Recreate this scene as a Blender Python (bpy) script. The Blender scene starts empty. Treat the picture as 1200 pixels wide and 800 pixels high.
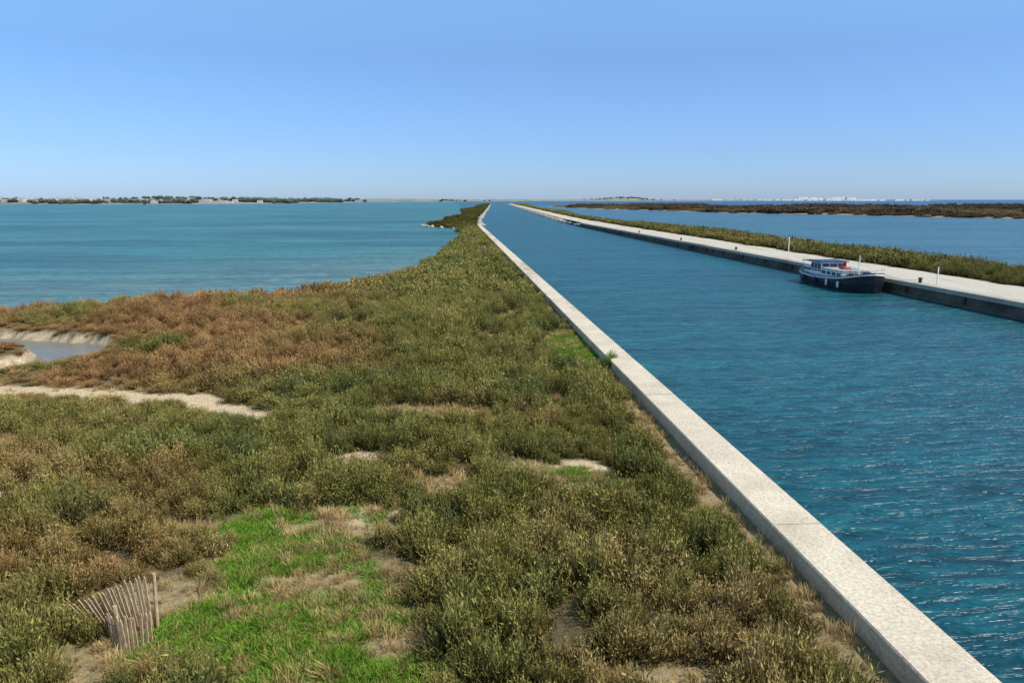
import bpy, math, random
import numpy as np
from mathutils import Vector
random.seed(7); rng=np.random.default_rng(7)
S=bpy.context.scene
S.view_settings.view_transform='Standard'
try: S.view_settings.look='None'
except: pass
S.view_settings.exposure=0
COL=S.collection

# ------------------------------------------------------------ helpers
def vn(x,y,s,seed=0):
    x=np.asarray(x,float)/s; y=np.asarray(y,float)/s
    i=np.floor(x); j=np.floor(y); fx=x-i; fy=y-j
    fx=fx*fx*(3-2*fx); fy=fy*fy*(3-2*fy)
    def h(a,b):
        v=np.sin(a*127.1+b*311.7+seed*74.7)*43758.5453
        return v-np.floor(v)
    return (h(i,j)*(1-fx)+h(i+1,j)*fx)*(1-fy)+(h(i,j+1)*(1-fx)+h(i+1,j+1)*fx)*fy
def fbm(x,y,s,seed=0,o=3):
    r=0;a=.5;t=0
    for k in range(o):
        r=r+a*vn(x,y,s/2**k,seed+k*13); t+=a; a*=.5
    return r/t
def ss(a,b,x):
    t=np.clip((x-a)/(b-a),0,1); return t*t*(3-2*t)
def bend(Y):
    Y=np.asarray(Y,float)
    q=0.00022*np.clip(Y-200,0,120)**2
    return q+0.0528*np.clip(Y-320,0,None)
def sdf_poly(P,x,y):
    P=np.array(P,float); n=len(P)
    d=np.full(x.shape,1e18); ins=np.zeros(x.shape,bool)
    for k in range(n):
        ax,ay=P[k]; bx,by=P[(k+1)%n]
        ex,ey=bx-ax,by-ay
        t=np.clip(((x-ax)*ex+(y-ay)*ey)/(ex*ex+ey*ey+1e-12),0,1)
        d=np.minimum(d,(x-ax-t*ex)**2+(y-ay-t*ey)**2)
        c=((ay>y)!=(by>y))
        with np.errstate(divide='ignore',invalid='ignore'):
            xi=ex*(y-ay)/(ey if ey!=0 else 1e-12)+ax
        ins^=c&(x<xi)
    d=np.sqrt(d); return np.where(ins,d,-d)
def dist_line(P,x,y):
    d=np.full(x.shape,1e18)
    for k in range(len(P)-1):
        ax,ay=P[k]; bx,by=P[k+1]; ex,ey=bx-ax,by-ay
        t=np.clip(((x-ax)*ex+(y-ay)*ey)/(ex*ex+ey*ey+1e-12),0,1)
        d=np.minimum(d,(x-ax-t*ex)**2+(y-ay-t*ey)**2)
    return np.sqrt(d)
def new_obj(name,verts,faces,mat=None,smooth=False,parent=None,link=True):
    me=bpy.data.meshes.new(name)
    me.from_pydata([tuple(v) for v in verts],[],[tuple(f) for f in faces])
    me.update()
    if smooth: me.polygons.foreach_set('use_smooth',[True]*len(me.polygons))
    ob=bpy.data.objects.new(name,me)
    if mat: me.materials.append(mat)
    if link: COL.objects.link(ob)
    if parent: ob.parent=parent
    return ob
def np_mesh(name,V,F,k):
    me=bpy.data.meshes.new(name)
    me.vertices.add(len(V)); me.vertices.foreach_set('co',np.asarray(V,np.float32).ravel())
    me.loops.add(len(F)*k); me.loops.foreach_set('vertex_index',np.asarray(F,np.int32).ravel())
    me.polygons.add(len(F)); me.polygons.foreach_set('loop_start',np.arange(len(F),dtype=np.int32)*k)
    me.update(calc_edges=True); me.validate()
    return me
def empty(name,loc=(0,0,0)):
    e=bpy.data.objects.new(name,None); e.location=loc; COL.objects.link(e); return e

# ------------------------------------------------------------ materials
class M:
    def __init__(s,name):
        s.m=bpy.data.materials.new(name); s.m.use_nodes=True
        s.t=s.m.node_tree; s.n=s.t.nodes; s.l=s.t.links
        s.b=s.n['Principled BSDF']; s.out=s.n['Material Output']
    def node(s,t,**k):
        n=s.n.new(t)
        for a,b in k.items(): setattr(n,a,b)
        return n
    def pos(s,sc=(1,1,1)):
        g=s.node('ShaderNodeNewGeometry'); v=s.node('ShaderNodeVectorMath',operation='MULTIPLY')
        s.l.new(g.outputs['Position'],v.inputs[0]); v.inputs[1].default_value=sc
        return v.outputs[0]
    def noise(s,vec,scale,detail=4,rough=.6,dist=0):
        n=s.node('ShaderNodeTexNoise'); n.inputs['Scale'].default_value=scale
        n.inputs['Detail'].default_value=detail; n.inputs['Roughness'].default_value=rough
        n.inputs['Distortion'].default_value=dist
        s.l.new(vec,n.inputs['Vector']); return n.outputs['Fac']
    def ramp(s,fac,stops):
        r=s.node('ShaderNodeValToRGB'); e=r.color_ramp.elements
        while len(e)<len(stops): e.new(.5)
        for q,(p,c) in zip(e,stops):
            q.position=p; q.color=(*c,1) if len(c)==3 else c
        s.l.new(fac,r.inputs[0]); return r.outputs[0]
    def mix(s,fac,a,b,mode='MIX'):
        m=s.node('ShaderNodeMix',data_type='RGBA',blend_type=mode)
        for i,v in ((0,fac),(6,a),(7,b)):
            if isinstance(v,(int,float)): m.inputs[i].default_value=v
            elif isinstance(v,(tuple,list)): m.inputs[i].default_value=(*v,1)
            else: s.l.new(v,m.inputs[i])
        return m.outputs[2]
    def math(s,op,a,b=0,c=0,clamp=False):
        m=s.node('ShaderNodeMath',operation=op,use_clamp=clamp)
        for i,v in enumerate((a,b,c)):
            if isinstance(v,(int,float)): m.inputs[i].default_value=v
            else: s.l.new(v,m.inputs[i])
        return m.outputs[0]
    def mr(s,v,a,b,c=0,d=1):
        m=s.node('ShaderNodeMapRange'); m.interpolation_type='SMOOTHSTEP'
        s.l.new(v,m.inputs[0])
        for i,q in enumerate((a,b,c,d)): m.inputs[i+1].default_value=q
        return m.outputs[0]
    def attr(s,name,t='GEOMETRY'):
        a=s.node('ShaderNodeAttribute',attribute_name=name,attribute_type=t); return a
    def bump(s,h,strength=.5,dist=.05):
        b=s.node('ShaderNodeBump'); b.inputs['Strength'].default_value=strength
        b.inputs['Distance'].default_value=dist; s.l.new(h,b.inputs['Height'])
        s.l.new(b.outputs[0],s.b.inputs['Normal'])
    def base(s,c,rough=.8,spec=.3,metal=0):
        if isinstance(c,(tuple,list)): s.b.inputs['Base Color'].default_value=(*c,1)
        else: s.l.new(c,s.b.inputs['Base Color'])
        s.b.inputs['Roughness'].default_value=rough
        s.b.inputs['Specular IOR Level'].default_value=spec
        s.b.inputs['Metallic'].default_value=metal
        return s.m
def simple(name,c,rough=.6,spec=.3,var=.25,sc=3,metal=0):
    m=M(name); p=m.pos(); n=m.noise(p,sc,5)
    dark=tuple(x*(1-var) for x in c); lite=tuple(min(1,x*(1+var)) for x in c)
    return m.base(m.ramp(n,[(.3,dark),(.7,lite)]),rough,spec,metal)

def mat_concrete(name,light,dark,stain):
    m=M(name); p=m.pos()
    n1=m.noise(p,.8,6,.65); n2=m.noise(p,14,4,.7); n3=m.noise(m.pos((1,.25,1)),.35,4)
    c=m.ramp(n1,[(.3,dark),(.65,light)])
    c=m.mix(m.mr(n3,.5,.66,0,.7),c,stain)
    sp=m.ramp(n2,[(.35,(.68,.67,.65)),(.6,(1,1,1))])
    c=m.mix(1,c,sp,'MULTIPLY')
    m.bump(n2,.5,.02)
    return m.base(c,.9,.15)
MAT_WALL=mat_concrete('pale_concrete',(.74,.63,.47),(.56,.47,.34),(.38,.31,.22))
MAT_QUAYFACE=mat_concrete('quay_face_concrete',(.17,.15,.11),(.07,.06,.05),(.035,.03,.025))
MAT_COPING=mat_concrete('quay_coping_concrete',(.55,.49,.40),(.40,.36,.29),(.26,.23,.19))
# ground from painted vertex colours (soil type), with fine procedural detail
m=M('marsh_ground'); p=m.pos(); a=m.attr('Col')
n=m.noise(p,9,6,.75); n2=m.noise(p,45,3,.7)
c=m.mix(1,a.outputs['Color'],m.ramp(n,[(.3,(.6,.57,.5)),(.6,(1.25,1.25,1.25))]),'MULTIPLY')
c=m.mix(1,c,m.ramp(n2,[(.3,(.65,.65,.65)),(.6,(1.2,1.2,1.2))]),'MULTIPLY')
m.bump(n,.9,.08); MAT_GROUND=m.base(c,.95,.1)
# gravel path
m=M('gravel_path'); p=m.pos(); n=m.noise(p,7,6,.8); n3=m.noise(m.pos((1,.12,1)),.9,4)
c=m.ramp(n,[(.3,(.36,.31,.24)),(.7,(.66,.60,.49))])
c=m.mix(m.mr(n3,.5,.7,0,.6),c,(.30,.26,.16)); m.bump(n,.5,.04); MAT_PATH=m.base(c,.95,.1)
# foliage
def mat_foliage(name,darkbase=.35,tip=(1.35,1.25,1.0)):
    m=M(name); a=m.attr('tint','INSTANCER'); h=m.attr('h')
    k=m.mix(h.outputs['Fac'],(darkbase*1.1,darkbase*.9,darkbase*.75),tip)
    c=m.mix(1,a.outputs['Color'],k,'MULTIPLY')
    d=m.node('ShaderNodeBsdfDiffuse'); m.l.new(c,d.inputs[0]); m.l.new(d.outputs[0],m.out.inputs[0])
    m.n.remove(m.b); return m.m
MAT_SHRUB=mat_foliage('shrub_foliage',.12,(2.2,1.98,1.45)); MAT_GRASS=mat_foliage('grass_blades',.65,(1.4,1.4,1.15))  # shrub bases darkened beyond woody brown, painting the shade in the gaps

# ------------------------------------------------------------ instancing
def shrub_mesh(name,n,R,H,seed,wid,leaf=3,ls=.035,mat=None,upr=.5):
    r=np.random.default_rng(seed)
    a=r.uniform(0,2*np.pi,n); w=r.uniform(0,1,n)**.8
    lump=1+.22*np.sin(3*a+seed)+.15*np.sin(5*a+2*seed+3*w)+.12*np.sin(9*a+seed*3)
    rad=R*np.sqrt(np.clip(1-w*w,0,1))*lump*r.uniform(.7,1.08,n)
    z=H*(w*.95+.05)*r.uniform(.72,1.12,n)*(1+.18*np.sin(2*a+seed*1.7))
    tip=np.stack([rad*np.cos(a),rad*np.sin(a),z],1)
    bas=tip*np.array([.45,.45,.25]); bas[:,2]*=r.uniform(0,1,n)
    tip[:,:2]+=r.normal(0,.04,(n,2))
    mid=bas*.5+tip*.5; mid[:,2]-=upr*.12*H*r.uniform(0,1,n); mid+=r.normal(0,.025,(n,3))
    sd=r.normal(0,1,(n,3)); sd/=np.linalg.norm(sd,axis=1)[:,None]; sd*=wid
    V=np.concatenate([bas-sd,bas+sd,mid+sd*.8,mid-sd*.8,tip-sd*.25,tip+sd*.25])
    I=np.arange(n)
    F=[np.stack([I,I+n,I+2*n,I+3*n],1),np.stack([I+3*n,I+2*n,I+5*n,I+4*n],1)]
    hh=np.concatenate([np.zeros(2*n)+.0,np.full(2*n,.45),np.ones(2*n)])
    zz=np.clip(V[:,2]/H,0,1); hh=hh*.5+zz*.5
    Vs=[V];Hs=[hh];off=len(V)
    for q in range(leaf):
        t=r.uniform(.35,1.02,n)[:,None]; c=mid+(tip-mid)*((t-.5)*2)
        d1=r.normal(0,1,(n,3)); d1[:,2]=np.abs(d1[:,2])+.6; d1/=np.linalg.norm(d1,axis=1)[:,None]
        d2=np.cross(d1,r.normal(0,1,(n,3))); d2/=np.linalg.norm(d2,axis=1)[:,None]
        s=ls*r.uniform(.7,1.5,n)[:,None]
        L=np.concatenate([c,c+d1*s*.9+d2*s*.28,c+d1*s*2,c+d1*s*.9-d2*s*.28])
        F.append(np.stack([I+off,I+off+n,I+off+2*n,I+off+3*n],1)); off+=4*n
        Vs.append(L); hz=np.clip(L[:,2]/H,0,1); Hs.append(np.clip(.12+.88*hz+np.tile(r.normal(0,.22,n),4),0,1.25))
    me=np_mesh(name,np.concatenate(Vs),np.concatenate(F),4)
    at=me.attributes.new('h','FLOAT','POINT'); at.data.foreach_set('value',np.concatenate(Hs).astype(np.float32))
    me.materials.append(mat); return bpy.data.objects.new(name,me)
def grass_mesh(name,n,R,H,seed,wid,mat):
    r=np.random.default_rng(seed)
    a=r.uniform(0,2*np.pi,n); q=np.sqrt(r.uniform(0,1,n))*R
    b=np.stack([q*np.cos(a),q*np.sin(a),np.zeros(n)-.02],1)
    hh=H*r.uniform(.4,1,n); l=r.normal(0,.35,(n,2))*hh[:,None]
    tip=b+np.concatenate([l+b[:,:2]*.4,hh[:,None]],1); mid=b*.5+tip*.5; mid[:,2]+=hh*.15
    an=r.uniform(0,np.pi,n); sd=np.stack([np.cos(an),np.sin(an),0*an],1)*wid
    V=np.concatenate([b-sd,b+sd,mid+sd*.8,mid-sd*.8,tip-sd*.1,tip+sd*.1]); I=np.arange(n)
    F=np.concatenate([np.stack([I,I+n,I+2*n,I+3*n],1),np.stack([I+3*n,I+2*n,I+5*n,I+4*n],1)])
    me=np_mesh(name,V,F,4); at=me.attributes.new('h','FLOAT','POINT')
    at.data.foreach_set('value',np.clip(V[:,2]/H,0,1).astype(np.float32)); me.materials.append(mat)
    return bpy.data.objects.new(name,me)
def mk_coll(name,obs):
    c=bpy.data.collections.new(name)
    for o in obs: c.objects.link(o)
    return c,len(obs)
def scatter(name,coll,P,scale,rot,tint):
    c,nv=coll; n=len(P); print(name,n)
    me=bpy.data.meshes.new(name); me.vertices.add(n); me.vertices.foreach_set('co',np.asarray(P,np.float32).ravel())
    for nm,d in (('scl',scale),('rot',rot),('tint',tint)):
        a=me.attributes.new(nm,'FLOAT_VECTOR','POINT'); a.data.foreach_set('vector',np.asarray(d,np.float32).ravel())
    a=me.attributes.new('idx','INT','POINT'); a.data.foreach_set('value',rng.integers(0,nv,n).astype(np.int32))
    ob=bpy.data.objects.new(name,me); COL.objects.link(ob)
    g=bpy.data.node_groups.new(name+'_scatter','GeometryNodeTree')
    g.interface.new_socket('Geometry',in_out='INPUT',socket_type='NodeSocketGeometry')
    g.interface.new_socket('Geometry',in_out='OUTPUT',socket_type='NodeSocketGeometry')
    N=g.nodes;L=g.links
    i=N.new('NodeGroupInput');o=N.new('NodeGroupOutput');ip=N.new('GeometryNodeInstanceOnPoints')
    ci=N.new('GeometryNodeCollectionInfo'); ci.inputs[0].default_value=c
    ci.inputs['Separate Children'].default_value=True; ci.inputs['Reset Children'].default_value=True
    def na(nm,t):
        q=N.new('GeometryNodeInputNamedAttribute'); q.data_type=t; q.inputs[0].default_value=nm; return q.outputs[0]
    L.new(i.outputs[0],ip.inputs['Points']); L.new(ci.outputs[0],ip.inputs['Instance'])
    ip.inputs['Pick Instance'].default_value=True
    L.new(na('idx','INT'),ip.inputs['Instance Index']); L.new(na('rot','FLOAT_VECTOR'),ip.inputs['Rotation'])
    L.new(na('scl','FLOAT_VECTOR'),ip.inputs['Scale']); L.new(ip.outputs[0],o.inputs[0])
    md=ob.modifiers.new('scatter','NODES'); md.node_group=g
    return ob
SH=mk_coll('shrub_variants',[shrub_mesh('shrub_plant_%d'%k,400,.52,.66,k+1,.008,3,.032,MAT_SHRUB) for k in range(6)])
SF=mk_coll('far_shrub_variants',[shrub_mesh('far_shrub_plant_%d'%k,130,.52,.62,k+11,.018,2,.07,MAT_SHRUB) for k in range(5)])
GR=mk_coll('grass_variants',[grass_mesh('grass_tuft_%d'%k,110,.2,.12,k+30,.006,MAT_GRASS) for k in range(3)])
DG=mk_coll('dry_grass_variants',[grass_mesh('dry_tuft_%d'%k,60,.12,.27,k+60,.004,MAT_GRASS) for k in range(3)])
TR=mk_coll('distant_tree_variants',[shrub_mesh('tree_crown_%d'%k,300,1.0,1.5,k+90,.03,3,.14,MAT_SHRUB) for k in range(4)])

# ------------------------------------------------------------ left strip of land
SHORE=[(-90,50),(-60,53),(-45,54.5),(-31.7,56),(-24.6,59.7),(-16.2,64.1),(-9.1,74.6),(-4.8,85.7),(-2.4,104),(-.4,132),(1.5,172),(1.8,215),(-2,225),(-9,238),(-8,246),(0,262),(1,285),(-4,306),(-1,330),(6,380),(6,480),(6,575),(20,700),(28,930),(50,1300)]
LEFT=SHORE+[(66,1310)]+[(8.0+float(bend(y)),y) for y in (1239,900,600,460,380,320,290,260,230,200)]+[(8.0,-15),(-90,-15)]
CHAN=[(-36,47.5),(-26,44.6),(-20.6,42.6),(-19.4,40),(-20.6,36.9),(-24,34.8),(-34,33.5)]
SANDL=[(-26,30.9),(-18.3,30.9),(-14.1,30.2),(-10.9,29.5),(-8.6,28.2),(-7.2,27.2)]
# clearings: cx,cy,rx,ry,rot,type (0 sand,1 green,2 dry)
CLR=[(-3.5,16.9,2.5,1.1,0,1),(-3.5,14.9,1.5,1.3,0,1),(-3.4,12.7,2.1,1.4,0,1),(-2.2,11.0,1.7,1.4,0,1),(-5.3,13.9,1.1,.7,0,2),(-5.9,11.9,.9,.7,0,2),
(-1.7,17.5,.7,.5,0,0),(-3,14.0,1.3,.6,.6,2),(-1.7,13.4,.7,1.5,0,2),(-2.9,16.0,1.0,.4,.3,2),
(2.1,20.3,.9,.7,0,2),(3.3,19.2,1.4,1.0,-.6,1),(3.6,20.6,.8,.45,0,0),(4.5,18.0,.9,.5,0,0),(1.9,20.4,.6,.35,0,0),
(6.0,39,1.3,7,0,1),(6.5,23.5,.65,5,0,2),(6.7,9.8,.5,2.6,0,2),(-.66,32.6,1.1,.9,0,0),(-.7,26.5,2.3,1.0,0,2),(-.9,26.8,1.2,.4,0,0),(-2.6,21.7,1.0,.7,0,0),
(2.4,14.9,.7,.6,0,2),(-.3,19.5,.9,.7,0,2),(-11.6,19.1,1.1,.7,0,0),(3.3,10.7,.9,.5,0,2),(4.7,90,.7,5,0,2),(3.3,50,1.1,2.4,0,2),(4.6,70,.8,4,0,2),(4.8,120,.8,10,0,2),(1.2,42,1.2,1.1,0,2),(-9.5,14,1.0,.5,.2,2),(-8.2,10.5,1.0,.6,.2,2),(0.5,36,1.3,.9,0,2),(-4.5,38,1.5,1.1,0,2),(-14,24,1.2,.7,0,2),(3.5,28,.9,.7,0,2),(2.5,60,.8,2.4,0,2),(-6,46,1.4,1.3,0,2),(-12,27.5,1.5,.5,0,2)]
def clear(x,y):
    """returns clearing type masks (sand, green, dry) and distance to the tidal channel"""
    dn=(fbm(x,y,1.3,5)-.5)*1.1
    out=[np.zeros(x.shape) for _ in range(3)]
    for cx,cy,rx,ry,rt,t in CLR:
        X=x-cx;Y=y-cy; c,s=math.cos(rt),math.sin(rt)
        u=(X*c+Y*s)/rx; v=(-X*s+Y*c)/ry
        m_=1.25-np.sqrt(u*u+v*v)+dn
        out[t]=np.maximum(out[t],ss(0,.35,m_))
    ds=dist_line(SANDL,x,y)+dn*1.2
    out[0]=np.maximum(out[0],1-ss(.65,1.15,ds))
    xe=x-bend(y)
    wl=ss(0,.3,xe-6.2+dn*.9)*(xe<8)*ss(5,6,xe)*ss(70,50,y)*ss(33,29,y)
    out[2]=np.maximum(out[2],wl)
    dc=dist_line(CHAN,x,y)+dn*.6
    out[0]=np.maximum(out[0],1-ss(1.75,2.1,dc))
    return out,dc
def left_h(x,y):
    sd=sdf_poly(LEFT,x,y)+ (fbm(x,y,5,3)-.5)*2.2
    xe=x-bend(y)
    sd=np.where((xe>6.0)&(xe<7.7)&(y<240),np.maximum(sd,2),sd)
    h=np.where(sd>0,.08+.45*ss(0,5,sd),.08+.25*np.clip(sd,-3,0))+ (fbm(x,y,3,9)-.5)*.2*ss(0,3,sd)
    h=h+.14*ss(5.2,6.9,xe)*(xe<7.7)
    _,dc=clear(x,y)
    h=h-(h+.25)*(1-ss(1.3,2.1,dc))
    return h,sd
def redness(x,y):
    r=fbm(x,y,5,21)
    base=ss(-3,-13,x)*ss(25,36,y)
    shore=ss(6,1.5,sdf_poly(LEFT,x,y))*ss(-3,-9,x)
    return np.clip(np.maximum(base*.95,shore*.9)*ss(.2,.5,r)+ ss(.62,.74,r)*ss(0,-6,x)*.55,0,1)
def terrain(name,x0,x1,y0,y1,st,hf,colf,keep=-2.5,mat=MAT_GROUND):
    xs=np.arange(x0,x1+st*.5,st); ys=np.arange(y0,y1+st*.5,st)
    X,Y=np.meshgrid(xs,ys); nx=len(xs);ny=len(ys)
    h,sd=hf(X.ravel(),Y.ravel()); X=X.ravel();Y=Y.ravel()
    j,i=np.meshgrid(np.arange(ny-1),np.arange(nx-1),indexing='ij'); q=(j*nx+i).ravel()
    F=np.stack([q,q+1,q+nx+1,q+nx],1)
    F=F[(sd[F]>keep).any(1)]
    used=np.zeros(len(X),bool); used[F.ravel()]=True; mp=np.cumsum(used)-1
    V=np.stack([X,Y,h],1)[used]; F=mp[F]
    me=np_mesh(name,V,F,4); me.polygons.foreach_set('use_smooth',[True]*len(F))
    ca=me.attributes.new('Col','FLOAT_COLOR','POINT'); c=colf(V[:,0],V[:,1],V[:,2])
    ca.data.foreach_set('color',np.concatenate([c,np.ones((len(c),1))],1).astype(np.float32).ravel())
    me.materials.append(mat); ob=bpy.data.objects.new(name,me); COL.objects.link(ob); return ob
def lerp(a,b,t): return a*(1-t[:,None])+np.array(b)*t[:,None]
def left_col(x,y,z):
    n=fbm(x,y,2,44); c=lerp(np.tile(np.array([.09,.075,.04]),(len(x),1)),(.155,.12,.06),ss(.35,.7,n))
    (s,g,d),dc=clear(x,y)
    c=lerp(c,(.34,.26,.14),np.maximum(d*.9,g))
    c=lerp(c,(.56,.43,.27),s)
    gn=ss(.35,.6,fbm(x,y,1.2,71)); c=lerp(c,(.15,.22,.05),g*gn)
    c=lerp(c,(.30,.24,.16),ss(.12,.02,z))
    return c
terrain('ground',-80,7.4,0,112,.3,left_h,left_col)
terrain('ground',-12,76,112,1320,1.4,left_h,left_col,keep=-1.2)

def place_left():
    def grid(x0,x1,y0,y1,st):
        xs=np.arange(x0,x1,st); ys=np.arange(y0,y1,st); X,Y=np.meshgrid(xs,ys)
        X=X.ravel()+rng.uniform(-.5,.5,X.size)*st; Y=Y.ravel()+rng.uniform(-.5,.5,Y.size)*st
        return X,Y
    res=[]
    for (x0,x1,y0,y1,st,sc,k) in ((-26,6.95,5,30,.49,.98,0),(-46,6.95,30,58,.64,1.18,0),(-40,6.95,58,114,.85,1.38,1),(-12,80,114,250,1.2,1.65,1),(-12,80,250,1300,2.6,2.8,1)):
        X,Y=grid(x0,x1,y0,y1,st); res.append((X,Y,np.full(X.shape,sc),np.full(X.shape,k)))
    X,Y,SC,K=(np.concatenate([r[i] for r in res]) for i in range(4))
    h,sd=left_h(X,Y); (s,g,d),dc=clear(X,Y)
    m_=np.maximum(np.maximum(s,g),d*.88)
    thin=fbm(X,Y,2.2,88)
    ok=(sd>.15)&(X<6.9+bend(Y))&(m_<rng.uniform(.1,.9,X.size))&(thin>rng.uniform(.0,.36,X.size))&(X>-(10+Y*.75))
    X,Y,SC,K,h,sd,thin,m_,dc=(v[ok] for v in (X,Y,SC,K,h,sd,thin,m_,dc))
    n=len(X); big=fbm(X,Y,3,12)
    s_=SC*rng.uniform(.55,1.3,n)*(.55+.95*big)*(1-.45*m_)
    red=redness(X,Y)
    s_=s_*(1-.25*red)
    ds=dist_line(SANDL,X,Y-.0)
    sz=s_*rng.uniform(.7,1.35,n)*np.clip(.5+sd*.25,.5,1)*(.45+.55*ss(2,7,dc))*(.5+.5*ss(1,4,ds))
    sz=np.minimum(sz,1.5)*(1+.5*ss(200,260,Y))
    edge=ss(1.3,.2,6.95+bend(Y)-X); s_*=1-.35*edge; sz*=1-.4*edge
    A=np.array([[.160,.150,.062],[.115,.122,.046],[.215,.172,.088],[.082,.102,.044],[.145,.142,.052]])*.98
    v=(fbm(X,Y,2.5,55)*1.5-.28+rng.normal(0,.14,n))
    t=np.clip(v,0,.999)*4; i=t.astype(int); f=(t-i)[:,None]
    order=np.array([3,1,4,0,2]); T=A[order]; c=T[i]*(1-f)+T[np.minimum(i+1,4)]*f
    rb=np.array([.235,.135,.080])*rng.uniform(.75,1.15,n)[:,None]
    c=c*(1-(red*.85)[:,None])+rb*(red*.85)[:,None]
    c*=rng.uniform(.75,1.22,n)[:,None]
    c*=(1-.55*ss(190,240,Y))[:,None]
    rot=np.stack([rng.normal(0,.12,n),rng.normal(0,.12,n),rng.uniform(0,6.28,n)],1)
    for k,C in ((0,SH),(1,SF)):
        q=K==k; P=np.stack([X,Y,h-.04],1)[q]
        scatter('salt_marsh_shrubs',C,P,np.stack([s_,s_,sz],1)[q],rot[q],c[q])
    # short green grass
    X=rng.uniform(-8,7,36000);Y=rng.uniform(8,48,36000)
    (s,g,d),_=clear(X,Y); h,sd=left_h(X,Y)
    gn=np.maximum(ss(.34,.6,fbm(X,Y,1.2,71)),(Y>30)*.8); ok=(g*(.1+.9*gn)>rng.uniform(.3,1,X.size))&(X<6.95)
    X,Y,h=X[ok],Y[ok],h[ok]; n=len(X); k=rng.uniform(.6,1.4,n)
    c=np.array([.14,.27,.035])*rng.uniform(.7,1.25,n)[:,None]; yel=rng.uniform(0,1,n)<.22; c[yel]=[.34,.29,.12]
    scatter('grass',GR,np.stack([X,Y,h],1),np.stack([k,k,k*rng.uniform(.5,1.3,n)],1),np.stack([0*k,0*k,rng.uniform(0,6.28,n)],1),c)
    # dry straw
    X=rng.uniform(-22,7,60000);Y=rng.uniform(7,50,60000)
    (s,g,d),_=clear(X,Y); h,sd=left_h(X,Y); gn=ss(.33,.6,fbm(X,Y,1.2,71))
    w=np.maximum(d*.6,np.maximum(4*s*(1-s)*.5,np.maximum(4*g*(1-g)*.7,g*(1-gn)*.8)))+.06*(fbm(X,Y,2.5,99)>.5)
    ok=(w>rng.uniform(.0,1.7,X.size))&(sd>.5)&(X<6.9)
    X,Y,h=X[ok],Y[ok],h[ok]; n=len(X); k=rng.uniform(.4,1.2,n)
    c=np.array([.48,.36,.19])*rng.uniform(.6,1.2,n)[:,None]
    scatter('dry_grass',DG,np.stack([X,Y,h],1),np.stack([k,k,k*rng.uniform(.5,1.2,n)],1),np.stack([rng.normal(0,.3,n),rng.normal(0,.3,n),rng.uniform(0,6.28,n)],1),c)
place_left()

# ------------------------------------------------------------ canal wall (long low concrete wall)
def box(V,F,x0,x1,y0,y1,z0,z1,bv=.02):
    o=len(V)
    pr=[(x0,z0),(x1,z0),(x1,z1-bv),(x1-bv,z1),(x0+bv,z1),(x0,z1-bv)]
    for y in (y0,y1):
        for (x,z) in pr: V.append((x,y,z))
    k=len(pr)
    for i in range(k):
        j=(i+1)%k; F.append((o+i,o+i+k,o+j+k,o+j))
    F.append(tuple(o+i for i in range(k))); F.append(tuple(o+k+i for i in reversed(range(k))))
V=[];F=[]; y=-8
while y<236:
    L=random.choice((5.9,6,6.1)); j=random.uniform(-.012,.012)
    b0=float(bend(y+L/2))
    box(V,F,7.1+b0+j,8.26+b0+j,y,y+L-.03,-1.2,.8+random.uniform(-.01,.01),.03); y+=L
new_obj('canal_wall',V,F,MAT_WALL)

# ------------------------------------------------------------ right bank quay
def strip(name,prof,ys,mat,jit=0):
    V=[];F=[];k=len(prof)
    for y in ys:
        b=float(bend(y))
        for (x,z) in prof: V.append((x+b,y,z))
    for a in range(len(ys)-1):
        for i in range(k-1):
            q=a*k+i; F.append((q,q+k,q+k+1,q+1))
    return new_obj(name,V,F,mat)
ys=[-30,0,50,100,150,190]+list(range(200,340,8))+[400,500,700,900,1100,1300]
q=empty('stone_quay')
V=[];F=[];y=-30
while y<232:
    L=12; b0=float(bend(y+6)); box(V,F,38.3+b0,39.35+b0,y,y+L-.03,.82,1.16,.03); y+=L
new_obj('coping',V,F,MAT_COPING,parent=q)
o=strip('face',[(38.38,-1.5),(38.38,.83),(39.3,.83)],[v for v in ys if v<=236],MAT_QUAYFACE); o.parent=q
o=strip('footing',[(38.12,-1.5),(38.12,.22),(38.36,.24)],[v for v in ys if v<=236],MAT_QUAYFACE); o.parent=q
V=[];F=[]
for k in range(26):   # timber rubbing posts on the quay face
    y=2+k*7.5; box(V,F,38.22,38.37,y,y+.3,-.8,.8,.02)
new_obj('rubbing_posts',V,F,simple('old_timber',(.06,.045,.03)),parent=q)
strip('gravel_path',[(39.36,1.135),(41,1.15),(43,1.15),(45.6,1.12)],ys,MAT_PATH)
RIGHT=[(38.9,-30)]+[(38.9+float(bend(y)),y) for y in (0,100,200,235,240,260,290,320,460,700,1300)]+[(118,1310),(112,1150),(84,800),(72,640),(66,520),(66,440),(60,380),(54,330),(53,290),(52,255),(52,225),(57,190),(59,172),(58,140),(56,100),(55.5,40),(56,-30)]
def right_h(x,y):
    sd0=sdf_poly(RIGHT,x,y); sd=sd0+(fbm(x,y,6,31)-.5)*2*(x-bend(y)>48)
    h=np.where(sd>0,.1+.98*ss(0,2.5,sd),.1+.3*np.clip(sd,-3,0))+ (fbm(x,y,4,9)-.5)*.25*ss(46,48,x-bend(y))*ss(0,2,sd)
    h=np.where((x-bend(y)<39.8)&(sd0>-.8),1.06,h)
    return h,sd
def right_col(x,y,z):
    c=np.tile(np.array([.13,.115,.065]),(len(x),1)); c=lerp(c,(.42,.36,.25),ss(46.8,45.4,x-bend(y)))
    return lerp(c,(.2,.17,.12),ss(.25,.02,z))
terrain('ground',39.0,64,-30,236,.5,right_h,right_col,keep=-1.5)
terrain('ground',39.0,125,236,1310,2.0,right_h,right_col,keep=-.8)
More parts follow.
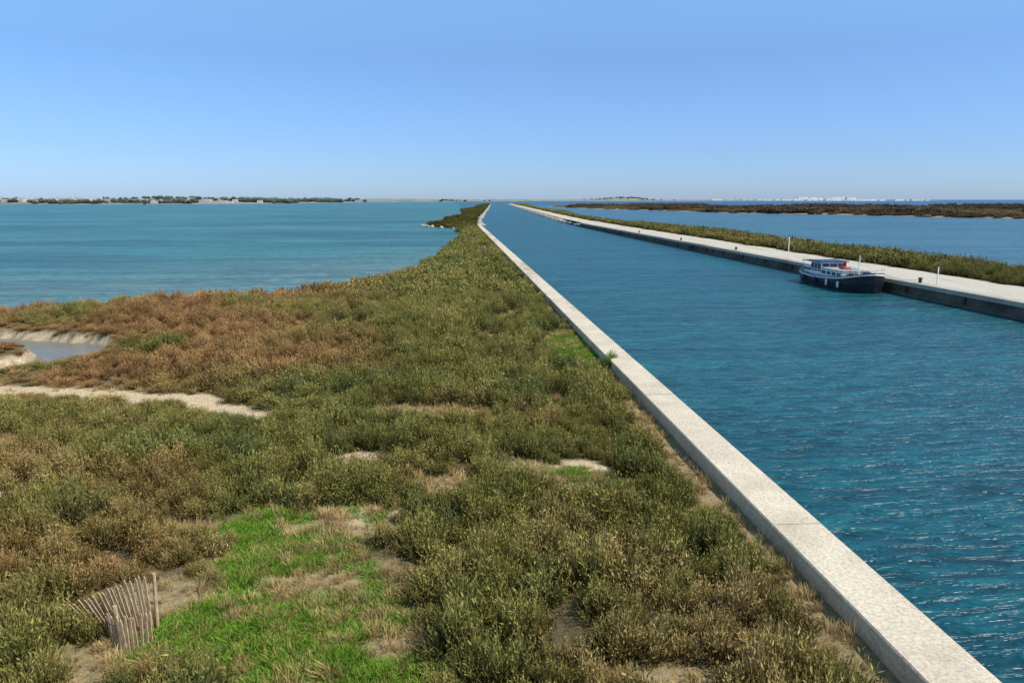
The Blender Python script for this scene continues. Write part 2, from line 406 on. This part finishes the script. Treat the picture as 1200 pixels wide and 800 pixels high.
MARSH=[(420,235),(300,270),(236,305),(225,350),(211,397),(185,430),(167,452),(158,500),(156,561),(140,610),(125,667),(112,760),(104,830),(118,900),(150,1000),(300,1000),(330,900),(480,850),(640,820),(900,800),(1400,900),(1400,500),(700,330)]
def marsh_h(x,y):
    sd=sdf_poly(MARSH,x,y)+(fbm(x,y,40,35)-.5)*26
    return np.where(sd>0,.06+.5*ss(0,12,sd),.06+.1*np.clip(sd,-9,0)),sd
terrain('ground',90,1400,220,1040,7,marsh_h,lambda x,y,z: lerp(np.tile(np.array([.17,.135,.085]),(len(x),1)),(.28,.23,.15),ss(.25,.1,z)),keep=-7)
def place_right():
    a=[]
    for (y0,y1,st,sc,k) in ((5,75,.75,1.28,0),(75,236,1.0,1.6,1),(236,1290,2.5,2.6,1)):
        xs=np.arange(45,66+(60 if y0>200 else 0),st); yy=np.arange(y0,y1,st); X,Y=np.meshgrid(xs,yy)
        X=X.ravel()+rng.uniform(-.5,.5,X.size)*st;Y=Y.ravel()+rng.uniform(-.5,.5,Y.size)*st
        a.append((X,Y,np.full(X.shape,sc),np.full(X.shape,k)))
    X,Y,SC,K=(np.concatenate([r[i] for r in a]) for i in range(4))
    h,sd=right_h(X,Y); lim=45.9+bend(Y)+(fbm(X,Y,5,3)-.5)*1.6
    ok=(sd>.3)&(X>lim); X,Y,SC,K,h,sd=(v[ok] for v in (X,Y,SC,K,h,sd)); n=len(X)
    s=SC*rng.uniform(.65,1.25,n); sz=np.minimum(s*rng.uniform(.8,1.25,n)*(.7+.6*fbm(X,Y,9,6)),2.0)
    v=np.clip(fbm(X,Y,6,8)*1.3-.15+rng.normal(0,.2,n),0,1)[:,None]
    c=(np.array([.090,.102,.038])*(1-v)+np.array([.17,.145,.066])*v)*rng.uniform(.7,1.2,n)[:,None]
    rot=np.stack([rng.normal(0,.1,n),rng.normal(0,.1,n),rng.uniform(0,6.28,n)],1)
    for k,C in ((0,SH),(1,SF)):
        q=K==k
        scatter('salt_marsh_shrubs',C,np.stack([X,Y,h-.05],1)[q],np.stack([s,s,sz],1)[q],rot[q],c[q])
    # marsh
    X=rng.uniform(95,900,20000);Y=rng.uniform(230,1030,20000); h,sd=marsh_h(X,Y)
    cl=fbm(X,Y,60,77); ok=(sd>1)&(cl>rng.uniform(.1,.5,X.size)); X,Y,h,sd,cl=(v[ok] for v in (X,Y,h,sd,cl)); n=len(X)
    t=ss(.45,.65,cl); s=rng.uniform(2.5,5.5,n)*(1+.4*t); sz=rng.uniform(1.0,2.2,n)*(1+1.8*t*(Y>400))
    c=(np.array([.14,.11,.075])*(1-t[:,None])+np.array([.07,.058,.05])*t[:,None])*rng.uniform(.75,1.2,n)[:,None]
    scatter('marsh_scrub',SF,np.stack([X,Y,h-.05],1),np.stack([s,s,sz],1),np.stack([0*s,0*s,rng.uniform(0,6.28,n)],1),c)
place_right()

# ------------------------------------------------------------ water
m=M('water')
g=m.node('ShaderNodeNewGeometry'); sx=m.node('ShaderNodeSeparateXYZ'); m.l.new(g.outputs['Position'],sx.inputs[0])
X_,Y_=sx.outputs[0],sx.outputs[1]
big=m.noise(m.pos((.35,1,1)),.03,4,.65)
canal=m.ramp(big,[(.3,(.003,.062,.080)),(.7,(.006,.083,.102))])
lag=m.ramp(big,[(.40,(.008,.080,.084)),(.60,(.032,.155,.140))])
# shallows off the left shore
dsh=m.math('ADD',Y_,m.math('MULTIPLY',X_,-.9))            # crude distance away from shore
sh=m.mr(m.math('ADD',dsh,m.math('MULTIPLY',big,60)),190,100,0,1)
lag=m.mix(m.math('MULTIPLY',sh,.55),lag,(.14,.21,.17))
pool=m.math('MULTIPLY',m.mr(Y_,52,49,0,1),m.mr(X_,-6,-9,0,1)); lag=m.mix(pool,lag,(.17,.17,.14))
lagr=m.ramp(big,[(.3,(.02,.085,.12)),(.7,(.04,.13,.17))])
sea=(.003,.055,.13)
isL=m.mr(X_,6,9,0,1)
xb=m.math('SUBTRACT',X_,m.math('MULTIPLY',m.math('MAXIMUM',m.math('SUBTRACT',Y_,320),0),.0528))
isR=m.mr(xb,44,50,0,1); isR=m.math('MULTIPLY',isR,m.mr(Y_,1300,1000,0,1))
c=m.mix(isL,lag,canal); c=m.mix(isR,c,lagr)
far=m.math('MULTIPLY',m.mr(Y_,800,1300,0,1),m.mr(X_,120,300,0,1)); c=m.mix(far,c,sea)
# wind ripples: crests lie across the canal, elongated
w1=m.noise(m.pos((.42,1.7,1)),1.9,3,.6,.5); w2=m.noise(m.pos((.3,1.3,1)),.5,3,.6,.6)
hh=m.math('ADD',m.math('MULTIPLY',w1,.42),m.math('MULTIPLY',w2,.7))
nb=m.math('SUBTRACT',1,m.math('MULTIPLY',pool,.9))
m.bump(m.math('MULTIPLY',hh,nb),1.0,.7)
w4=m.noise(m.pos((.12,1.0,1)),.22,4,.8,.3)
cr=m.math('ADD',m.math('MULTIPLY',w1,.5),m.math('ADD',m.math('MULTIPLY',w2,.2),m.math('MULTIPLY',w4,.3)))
c=m.mix(nb,c,m.mix(1,c,m.ramp(cr,[(.41,(.40,.52,.58)),(.5,(1,1,1)),(.60,(2.3,1.7,1.55))]),'MULTIPLY'))  # light and dark of the ripples painted into the water colour
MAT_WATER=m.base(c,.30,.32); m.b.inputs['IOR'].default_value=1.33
R=45000
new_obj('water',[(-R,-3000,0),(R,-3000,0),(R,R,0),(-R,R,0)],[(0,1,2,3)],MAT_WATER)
sb=simple('seabed_sand',(.2,.17,.11))
new_obj('ground',[(-R,-3000,-2.5),(R,-3000,-2.5),(R,R,-2.5),(-R,R,-2.5)],[(0,1,2,3)],sb)

# ------------------------------------------------------------ far land
FARL=[(-3500,1500),(-1400,1330),(-716,1297),(-520,1400),(-373,1520),(-330,1900),(-270,2500),(-40,3100),(121,3722),(400,3900),(700,4200),(1300,4300),(2100,4400),(2950,4500),(3000,4560),(2100,4560),(1300,4700),(900,5500),(-3500,5500)]
def farh(x,y):
    sd=sdf_poly(FARL,x,y)+(fbm(x,y,250,4)-.5)*60
    h=np.where(sd>0,.3+1.2*ss(0,30,sd)+4.5*ss(20,180,sd)+11*ss(100,700,sd)*fbm(x,y,600,14),-.6)
    hill=13*np.exp(-(((x-1000)/120)**2+((y-4500)/250)**2)); return np.where(sd>0,h+hill,h),sd
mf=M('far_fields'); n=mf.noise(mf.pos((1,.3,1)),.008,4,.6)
MAT_FAR=mf.base(mf.ramp(n,[(.38,(.13,.175,.165)),(.5,(.27,.25,.20)),(.62,(.16,.20,.17))]),.95,.1)  # bluish field tones: distance haze mixed into the base colour
terrain('hills',-3500,3050,1240,5500,35,farh,lambda x,y,z:np.tile(np.array([.3,.3,.25]),(len(x),1)),keep=-20,mat=MAT_FAR)
def far_trees():
    n=7000; X=rng.uniform(-1700,600,n);Y=rng.uniform(1320,3800,n); h,sd=farh(X,Y)
    cl=fbm(X,Y,160,33); ok=(sd>8)&(cl>.69); X,Y,h=X[ok],Y[ok],h[ok]
    def copse(cx,cy,rx,ry,k):
        return rng.normal(cx,rx,k),rng.normal(cy,ry,k)
    for a in ((-560,1450,30,20,30),(-500,1480,20,20,25),(-820,1400,25,15,40),(-395,1760,45,40,130),(-330,2150,40,60,60),(-640,1380,15,12,20),(-700,1400,60,15,20)):
        x,y=copse(*a); X=np.append(X,x);Y=np.append(Y,y)
    x=rng.normal(1000,80,70);y=rng.normal(4480,60,70); X=np.append(X,x);Y=np.append(Y,y)
    h,sd=farh(X,Y); ok=sd>3; X,Y,h=X[ok],Y[ok],h[ok]; n=len(X)
    s=rng.uniform(2.2,5.2,n)*np.where(np.abs(X+395)<90,1.25,1)
    c=np.array([.10,.135,.135])*rng.uniform(.7,1.3,n)[:,None]  # blue-grey tint paints aerial haze onto the tree crowns
    scatter('distant_trees',TR,np.stack([X,Y,h],1),np.stack([s*1.4,s*1.4,s],1),np.stack([0*s,0*s,rng.uniform(0,6.28,n)],1),c)
far_trees()
mw=simple('render_wall',(.50,.49,.47),.9); mr_=simple('tile_roof',(.38,.30,.27),.9); mw2=simple('white_render_wall',(.70,.69,.68),.9)
def town(name,pts,flat=False,mat=None):
    V=[];F=[];mi=[]
    for (x,y,z,w,d,h) in pts:
        o=len(V); r=0 if flat else h*.35
        V+= [(x-w,y-d,z-1),(x+w,y-d,z-1),(x+w,y+d,z-1),(x-w,y+d,z-1),(x-w,y-d,z+h),(x+w,y-d,z+h),(x+w,y+d,z+h),(x-w,y+d,z+h)]
        F+=[(o,o+1,o+5,o+4),(o+1,o+2,o+6,o+5),(o+2,o+3,o+7,o+6),(o+3,o,o+4,o+7)]; mi+=[0]*4
        if flat: F.append((o+4,o+5,o+6,o+7)); mi.append(0)
        else:
            V+=[(x-w,y,z+h+r),(x+w,y,z+h+r)]
            F+=[(o+4,o+5,o+9,o+8),(o+6,o+7,o+8,o+9),(o+5,o+6,o+9),(o+7,o+4,o+8)]; mi+=[1,1,0,0]
    ob=new_obj(name,V,F,mat); ob.data.materials.append(mr_); ob.data.polygons.foreach_set('material_index',mi)
pts=[]
for k in range(130):
    x=random.uniform(-1500,-330)if k<45 else random.gauss(-800,80); y=random.uniform(1380,1700)
    if k>105: x=random.uniform(-300,500); y=3950+random.uniform(-100,300)
    h,sd=farh(np.array([x]),np.array([y]))
    if sd[0]>10: pts.append((x,y,float(h[0]),random.uniform(3,6.5),random.uniform(3,5),random.uniform(2.5,4.5)))
town('distant_village',pts,False,mw)
pts=[]
for k in range(110):
    x=random.gauss(2230,190) if k<85 else random.uniform(1500,2900); y=4480+random.uniform(-30,40)
    pts.append((x,y,1.5,random.uniform(8,30),10,random.uniform(6,22 if abs(x-2200)<170 else 10)))
town('distant_seaside_town',pts,True,mw2)

# ------------------------------------------------------------ barge
def lathe(name,prof,seg,mat,loc,parent=None):
    V=[];F=[]
    for (r,z) in prof:
        for k in range(seg):
            a=2*math.pi*k/seg; V.append((r*math.cos(a),r*math.sin(a),z))
    for i in range(len(prof)-1):
        for k in range(seg):
            k2=(k+1)%seg; F.append((i*seg+k,i*seg+k2,(i+1)*seg+k2,(i+1)*seg+k))
    F.append(tuple((len(prof)-1)*seg+k for k in range(seg)))
    o=new_obj(name,V,F,mat,True,parent); o.location=loc; return o
def tube(name,pts,r,mat,parent=None,seg=6):
    cu=bpy.data.curves.new(name,'CURVE'); cu.dimensions='3D'; cu.bevel_depth=r; cu.bevel_resolution=2; cu.use_fill_caps=True
    sp=cu.splines.new('POLY'); sp.points.add(len(pts)-1)
    for p,c in zip(sp.points,pts): p.co=(*c,1)
    cu.materials.append(mat); o=bpy.data.objects.new(name,cu); COL.objects.link(o)
    if parent: o.parent=parent
    return o
def cbox(name,x0,x1,y0,y1,z0,z1,mat,parent,bev=.03,tap=0):
    V=[(x0,y0,z0),(x1,y0,z0),(x1,y1,z0),(x0,y1,z0),(x0+tap,y0+tap,z1),(x1-tap,y0+tap,z1),(x1-tap,y1-tap,z1),(x0+tap,y1-tap,z1)]
    F=[(3,2,1,0),(4,5,6,7),(0,1,5,4),(1,2,6,5),(2,3,7,6),(3,0,4,7)]
    o=new_obj(name,V,F,mat,False,parent)
    if bev: b=o.modifiers.new('b','BEVEL'); b.width=bev; b.segments=2
    return o
def barge():
    B=empty('moored_barge',(36.15,69.6,0))
    blk=simple('black_hull_paint',(.012,.013,.016),.35,.5); wht=simple('white_paint',(.78,.78,.75),.4,.4,.08)
    blu=simple('blue_canvas',(.03,.07,.18),.8); red=simple('red_paint',(.35,.04,.03),.5); dk=simple('ochre_deck',(.42,.30,.15),.8)
    gls=simple('window_glass',(.02,.03,.04),.08,.7); gry=simple('grey_deck',(.3,.32,.33),.7); met=simple('galvanised',(.45,.45,.45),.4,.5)
    st=[(-6.35,.06,1.78),(-6.2,.55,1.74),(-5.9,.98,1.68),(-5.4,1.36,1.58),(-4.6,1.64,1.42),(-3.2,1.8,1.22),(-1,1.85,1.05),(1.5,1.85,.98),(3.6,1.8,1.02),(4.8,1.6,1.12),(5.5,1.25,1.22),(5.9,.8,1.3),(6.1,.3,1.34)]
    def loft(name,lv,mat):
        V=[];F=[];k=len(lv)
        for s in (-1,1):
            o=len(V)
            for (y,b,z) in st:
                for (bf,zf,off) in lv:
                    yy=y*(1-.06*(1-bf)*4) if abs(y)>4 else y
                    V.append((s*(b*bf+off),yy,zf(z)))
            for a in range(len(st)-1):
                for i in range(k-1):
                    q=o+a*k+i; F.append((q,q+1,q+k+1,q+k) if s<0 else (q,q+k,q+k+1,q+1))
        n=len(st)*k
        for i in range(k-1):   # close stem and stern
            F.append((i,n+i,n+i+1,i+1)); e=(len(st)-1)*k; F.append((e+i,e+i+1,n+e+i+1,n+e+i))
        return new_obj(name,V,F,mat,False,B)
    loft('hull',[(.7,lambda z:-.6,0),(.9,lambda z:0.0,0),(.98,lambda z:z*.5,0),(1,lambda z:z-.18,0)],blk)
    loft('white_sheer_band',[(1,lambda z:z-.19,.012),(1,lambda z:z-.05,.012)],wht)
    loft('rubbing_strake',[(1,lambda z:z-.34,.0),(1,lambda z:z-.32,.07),(1,lambda z:z-.24,.07),(1,lambda z:z-.22,.0)],blk)
    loft('bulwark_cap',[(1,lambda z:z-.05,.03),(1,lambda z:z+.02,.03),(.93,lambda z:z+.02,0),(.93,lambda z:z-.2,0)],blk)
    V=[];F=[]
    for (y,b,z) in st: V+=[(-b*.95,y,z-.16),(b*.95,y,z-.16)]
    for a in range(len(st)-1): F.append((2*a,2*a+1,2*a+3,2*a+2))
    new_obj('deck',V,F,dk,False,B)
    cbox('trunk_cabin',-1.3,1.3,-3.1,1.0,.85,1.62,wht,B,.05,.06)
    cbox('trunk_roof',-1.36,1.36,-3.2,1.05,1.62,1.70,gry,B,.03)
    for k in range(4):
        y=-2.7+k*.95
        for s in (-1,1): cbox('cabin_window',s*1.3-.03,s*1.3+.03,y,y+.55,1.17,1.45,gls,B,.01)
    for x in (-.8,.15): cbox('front_window',x,x+.6,-3.1,-3.03,1.2,1.45,gls,B,.01)
    cbox('skylight',-.4,.4,-1.6,-.6,1.7,1.9,red,B,.03,.08)
    cbox('wheelhouse',-1.25,1.25,1.1,3.3,.85,2.15,wht,B,.04,.04)
    cbox('wheelhouse_waist',-1.27,1.27,1.07,3.33,1.30,1.42,red,B,.01)
    for s in (-1,1):
        for k in range(3): cbox('wheelhouse_window',s*1.235-.03,s*1.235+.03,1.22+k*.7,1.74+k*.7,1.5,2.02,gls,B,.01)
    for k in range(3): cbox('windscreen',-1.1+k*.76,-.44+k*.76,1.09,1.14,1.5,2.02,gls,B,.01)
    cbox('wheelhouse_roof',-1.42,1.42,.9,3.5,2.16,2.26,blu,B,.04)
    cbox('aft_cabin',-1.15,1.15,3.45,5.1,.9,1.6,wht,B,.05,.05)
    cbox('aft_awning',-1.2,1.2,3.55,5.3,2.05,2.11,blu,B,.02)
    for x in (-1.1,1.1):
        for y in (5.2,): tube('awning_pole',[(x,y,1.1),(x,y,2.06)],.02,met,B)
    for k in range(3):
        for s in (-1,1): cbox('aft_window',s*1.14-.03,s*1.14+.03,3.6+k*.5,3.9+k*.5,1.22,1.46,gls,B,.01)
    for s in (-1,1):
        pts=[(s*b*.93,y,z+.5) for (y,b,z) in st if -5.5<y<-3 ] ; tube('bow_rail',pts,.018,met,B)
        for p in pts: tube('stanchion',[(p[0],p[1],p[2]-.5),p],.014,met,B)
    tube('mast',[(0,-3.55,1.2),(0,-3.5,3.1)],.05,wht,B); tube('boom',[(0,-3.5,1.9),(0,-1.8,2.05)],.03,wht,B)
    tube('forestay',[(0,-3.5,3.05),(0,-6.1,1.8)],.008,met,B)
    tube('flag_staff',[(0,5.9,1.3),(0,6.3,2.5)],.02,wht,B)
    cbox('anchor_winch',-.3,.3,-5.1,-4.7,1.3,1.75,blk,B,.06)
    for s in (-1,1): lathe('bollard',[(.09,0),(.09,.25),(.13,.27),(.13,.32)],10,blk,(s*.7,-4.4,1.28),B)
    cbox('deck_chest',-.6,.5,-4.2,-3.7,1.1,1.5,simple('pale_yellow_box',(.6,.48,.2)),B,.03)
    for y in (-3.6,-1.5,.8,3.2):
        lathe('fender',[(.02,-.3),(.11,-.25),(.12,0),(.11,.25),(.02,.3)],10,wht if y<0 else blu,(-1.93,y,.55),B)
    lathe('funnel',[(.12,0),(.12,.5),(.15,.52),(.15,.6)],10,red,(.7,.3,1.7),B)
    tube('mooring_rope',[(.8,-5.7,1.7),(1.9,-7,1.25),(3.0,-8.2,1.4)],.02,simple('rope',(.5,.45,.35)),B)
    tube('mooring_rope_aft',[(.8,5.7,1.3),(1.9,6.8,1.2),(3.0,8,1.4)],.02,simple('rope2',(.5,.45,.35)),B)
barge()
# quay furniture
bm=simple('cast_iron',(.03,.03,.035),.5); pw=simple('white_post_paint',(.7,.7,.68),.6)
for y in (12,38,61.4,77.6,104,130,160):
    b=empty('mooring_bollard',(39.0,y,1.16))
    lathe('post',[(.17,0),(.14,.05),(.12,.3),(.2,.34),(.2,.4),(.1,.44)],14,bm,(0,0,0),b)
for y,h in ((88.8,2.6),(60.2,1.5)):
    b=empty('marker_post',(39.7,y,1.13))
    lathe('pole',[(.05,0),(.045,h)],8,pw,(0,0,0),b); lathe('cap',[(.02,0),(.1,.03),(.1,.14),(.03,.2)],8,bm,(0,0,h),b)
SW=simple('bleached_wood',(.36,.34,.28))
for k in range(16):
    x,y,h=-13.5+k*.35+random.uniform(-.4,.4),95+k*7.5+random.uniform(-1,1),.75
    s=empty('fishing_stake',(x,y,-.5)); t=tube('pole',[(0,0,0),(.05,.03,h+.5)],.022,SW,s)
for (x,y,h) in ((-17,120,.8),(-28,200,.9),(-45,170,.9),(-40,110,.8)):
    s=empty('fishing_stake',(x,y,-.5)); t=tube('pole',[(0,0,0),(.05,.03,h+.5)],.022,SW,s)

# ------------------------------------------------------------ chestnut paling fence (collapsed)
def fence():
    W=M('weathered_paling'); p=W.pos((1,1,.15)); n=W.noise(p,40,4,.7)
    wm=W.base(W.ramp(n,[(.3,(.24,.15,.085)),(.7,(.66,.48,.29))]),.9,.1)
    wire=simple('rusty_wire',(.12,.08,.06),.6,.4)
    Fn=empty('paling_fence',(0,0,0))
    def picket(base,top,w=.052,t=.016,face=Vector((.3,1,0))):
        b=Vector(base);tp=Vector(top); d=(tp-b).normalized(); s=d.cross(face).normalized(); f=s.cross(d).normalized()
        V=[];pts=[(b,1),(b+(tp-b)*.5+s*random.uniform(-.01,.01),1),(tp-d*.05,.9),(tp,.25)]
        for c,k in pts:
            for a,e in ((-1,-1),(1,-1),(1,1),(-1,1)): V.append(c+s*w/2*a*k+f*t/2*e)
        F=[]
        for i in range(3):
            for k in range(4): F.append((i*4+k,i*4+(k+1)%4,(i+1)*4+(k+1)%4,(i+1)*4+k))
        F.append((12,13,14,15)); new_obj('picket',V,F,wm,False,Fn)
        return b,tp
    g=.42
    tops=[];bots=[]
    n=17   # leaning panel running left from the post
    for k in range(n):
        u=k/(n-1)
        bx=-5.32-u*1.02; by=12.7+u*.1; lean=.10+.20*u
        b=(bx,by,g+.30-.12*u); t=(bx-lean+random.uniform(-.02,.02),by+.1-.25*u,g+1.20-.42*u+random.uniform(-.04,.04))
        b,t=picket(b,t); bots.append(b+(t-b)*.25); tops.append(b+(t-b)*.75)
    tube('wire_low',bots,.006,wire,Fn); tube('wire_high',tops,.006,wire,Fn)
    tops=[];bots=[]
    for k in range(12):   # second panel coming toward the viewer
        u=k/11
        bx=-5.80+u*.62; by=12.35-.25*math.sin(u*3)
        b=(bx,by,g); t=(bx-.12+.1*u+random.uniform(-.04,.04),by+.1,g+.78+random.uniform(-.12,.1)-.1*u)
        b,t=picket(b,t); bots.append(b+(t-b)*.25); tops.append(b+(t-b)*.75)
    tube('wire_low',bots,.006,wire,Fn); tube('wire_high',tops,.006,wire,Fn)
    tube('post',[(-5.27,12.8,g-.2),(-5.25,12.8,g+1.22)],.035,wm,Fn); tube('post',[(-5.78,12.5,g-.2),(-5.82,12.5,g+.8)],.04,wm,Fn)
fence()

# ------------------------------------------------------------ bright bush on the wall, rocks
b=scatter('wall_bush',SH,[(7.05,34.2,.45),(7.3,34.5,.6),(6.95,33.9,.5)],[(.6,.6,.8)]*3,[(0,0,1),(0,0,3),(0,0,5)],[(.09,.16,.035)]*3)
def rocks():
    r=np.random.default_rng(4); mr=simple('limestone_rock',(.36,.33,.28),.9,.1,.35,.8); obs=[]
    import bmesh
    for k in range(3):
        bm=bmesh.new(); bmesh.ops.create_icosphere(bm,subdivisions=2,radius=.5)
        for v in bm.verts: v.co*=1+r.uniform(-.22,.22); v.co.z*=.65
        me=bpy.data.meshes.new('rock_%d'%k); bm.to_mesh(me); me.materials.append(mr); obs.append(bpy.data.objects.new('rock_%d'%k,me))
    P=[]
    for y in np.arange(236,1290,2.4): P.append((8.2+float(bend(y))+r.normal(0,.4),y,.15))
    for y in np.arange(232,1290,2.4): P.append((38.3+float(bend(y))+r.normal(0,.3),y,.4))
    for a,bq in zip(SHORE[11:24],SHORE[12:25]):
        L=math.dist(a,bq)
        for k in range(int(L/1.8)):
            t=r.uniform(); P.append((a[0]+(bq[0]-a[0])*t+r.normal(0,.8),a[1]+(bq[1]-a[1])*t+r.normal(0,.8),.1))
    n=len(P); s=r.uniform(.5,1.6,n)
    scatter('shore_rocks',mk_coll('rock_variants',obs),P,np.stack([s,s,s],1),np.stack([0*s,0*s,r.uniform(0,6,n)],1),np.ones((n,3)))
rocks()

# ------------------------------------------------------------ light, sky, camera
sd=Vector((.62,-.30,.80)).normalized(); el=math.asin(sd.z); az=math.atan2(sd.x,sd.y)
L=bpy.data.lights.new('sun','SUN'); L.energy=5.0; L.angle=math.radians(.5); L.color=(1,.95,.86)
lo=bpy.data.objects.new('sun',L); COL.objects.link(lo); lo.rotation_euler=(-sd).to_track_quat('-Z','Y').to_euler()
w=bpy.data.worlds.new('World'); S.world=w; w.use_nodes=True; nt=w.node_tree
sk=nt.nodes.new('ShaderNodeTexSky'); sk.sky_type='NISHITA'; sk.sun_disc=False; sk.sun_elevation=el; sk.sun_rotation=az
sk.air_density=1.0; sk.dust_density=.3; sk.ozone_density=2.0
# tone of the air by elevation (clear Mediterranean noon: blue right down to the horizon)
tc=nt.nodes.new('ShaderNodeTexCoord'); sp=nt.nodes.new('ShaderNodeSeparateXYZ'); nt.links.new(tc.outputs['Generated'],sp.inputs[0])
rp=nt.nodes.new('ShaderNodeValToRGB'); nt.links.new(sp.outputs[2],rp.inputs[0]); e=rp.color_ramp.elements
for k,(p,c) in enumerate([(0,(.58,.84,1.5)),(.06,(.60,.85,1.4)),(.17,(.76,1.0,1.38)),(.40,(1.75,2.2,2.1)),(.7,(1.2,1.5,1.5))]):
    if k>=2: e.new(p)
    e[k].position=p; e[k].color=(c[0]/2.2,c[1]/2.2,c[2]/2.2,1)
mx=nt.nodes.new('ShaderNodeMix'); mx.data_type='RGBA'; mx.blend_type='MULTIPLY'; mx.inputs[0].default_value=1
nt.links.new(sk.outputs[0],mx.inputs[6]); nt.links.new(rp.outputs[0],mx.inputs[7])
bg=nt.nodes['Background']; nt.links.new(mx.outputs[2],bg.inputs[0]); bg.inputs[1].default_value=.11*2.2
cam=bpy.data.cameras.new('camera'); co=bpy.data.objects.new('camera',cam); COL.objects.link(co)
cam.sensor_width=36; cam.lens=27; cam.clip_end=90000; cam.clip_start=.1
co.location=(0,0,8); co.rotation_euler=(math.radians(90-10.45),0,math.radians(-4.375)); S.camera=co
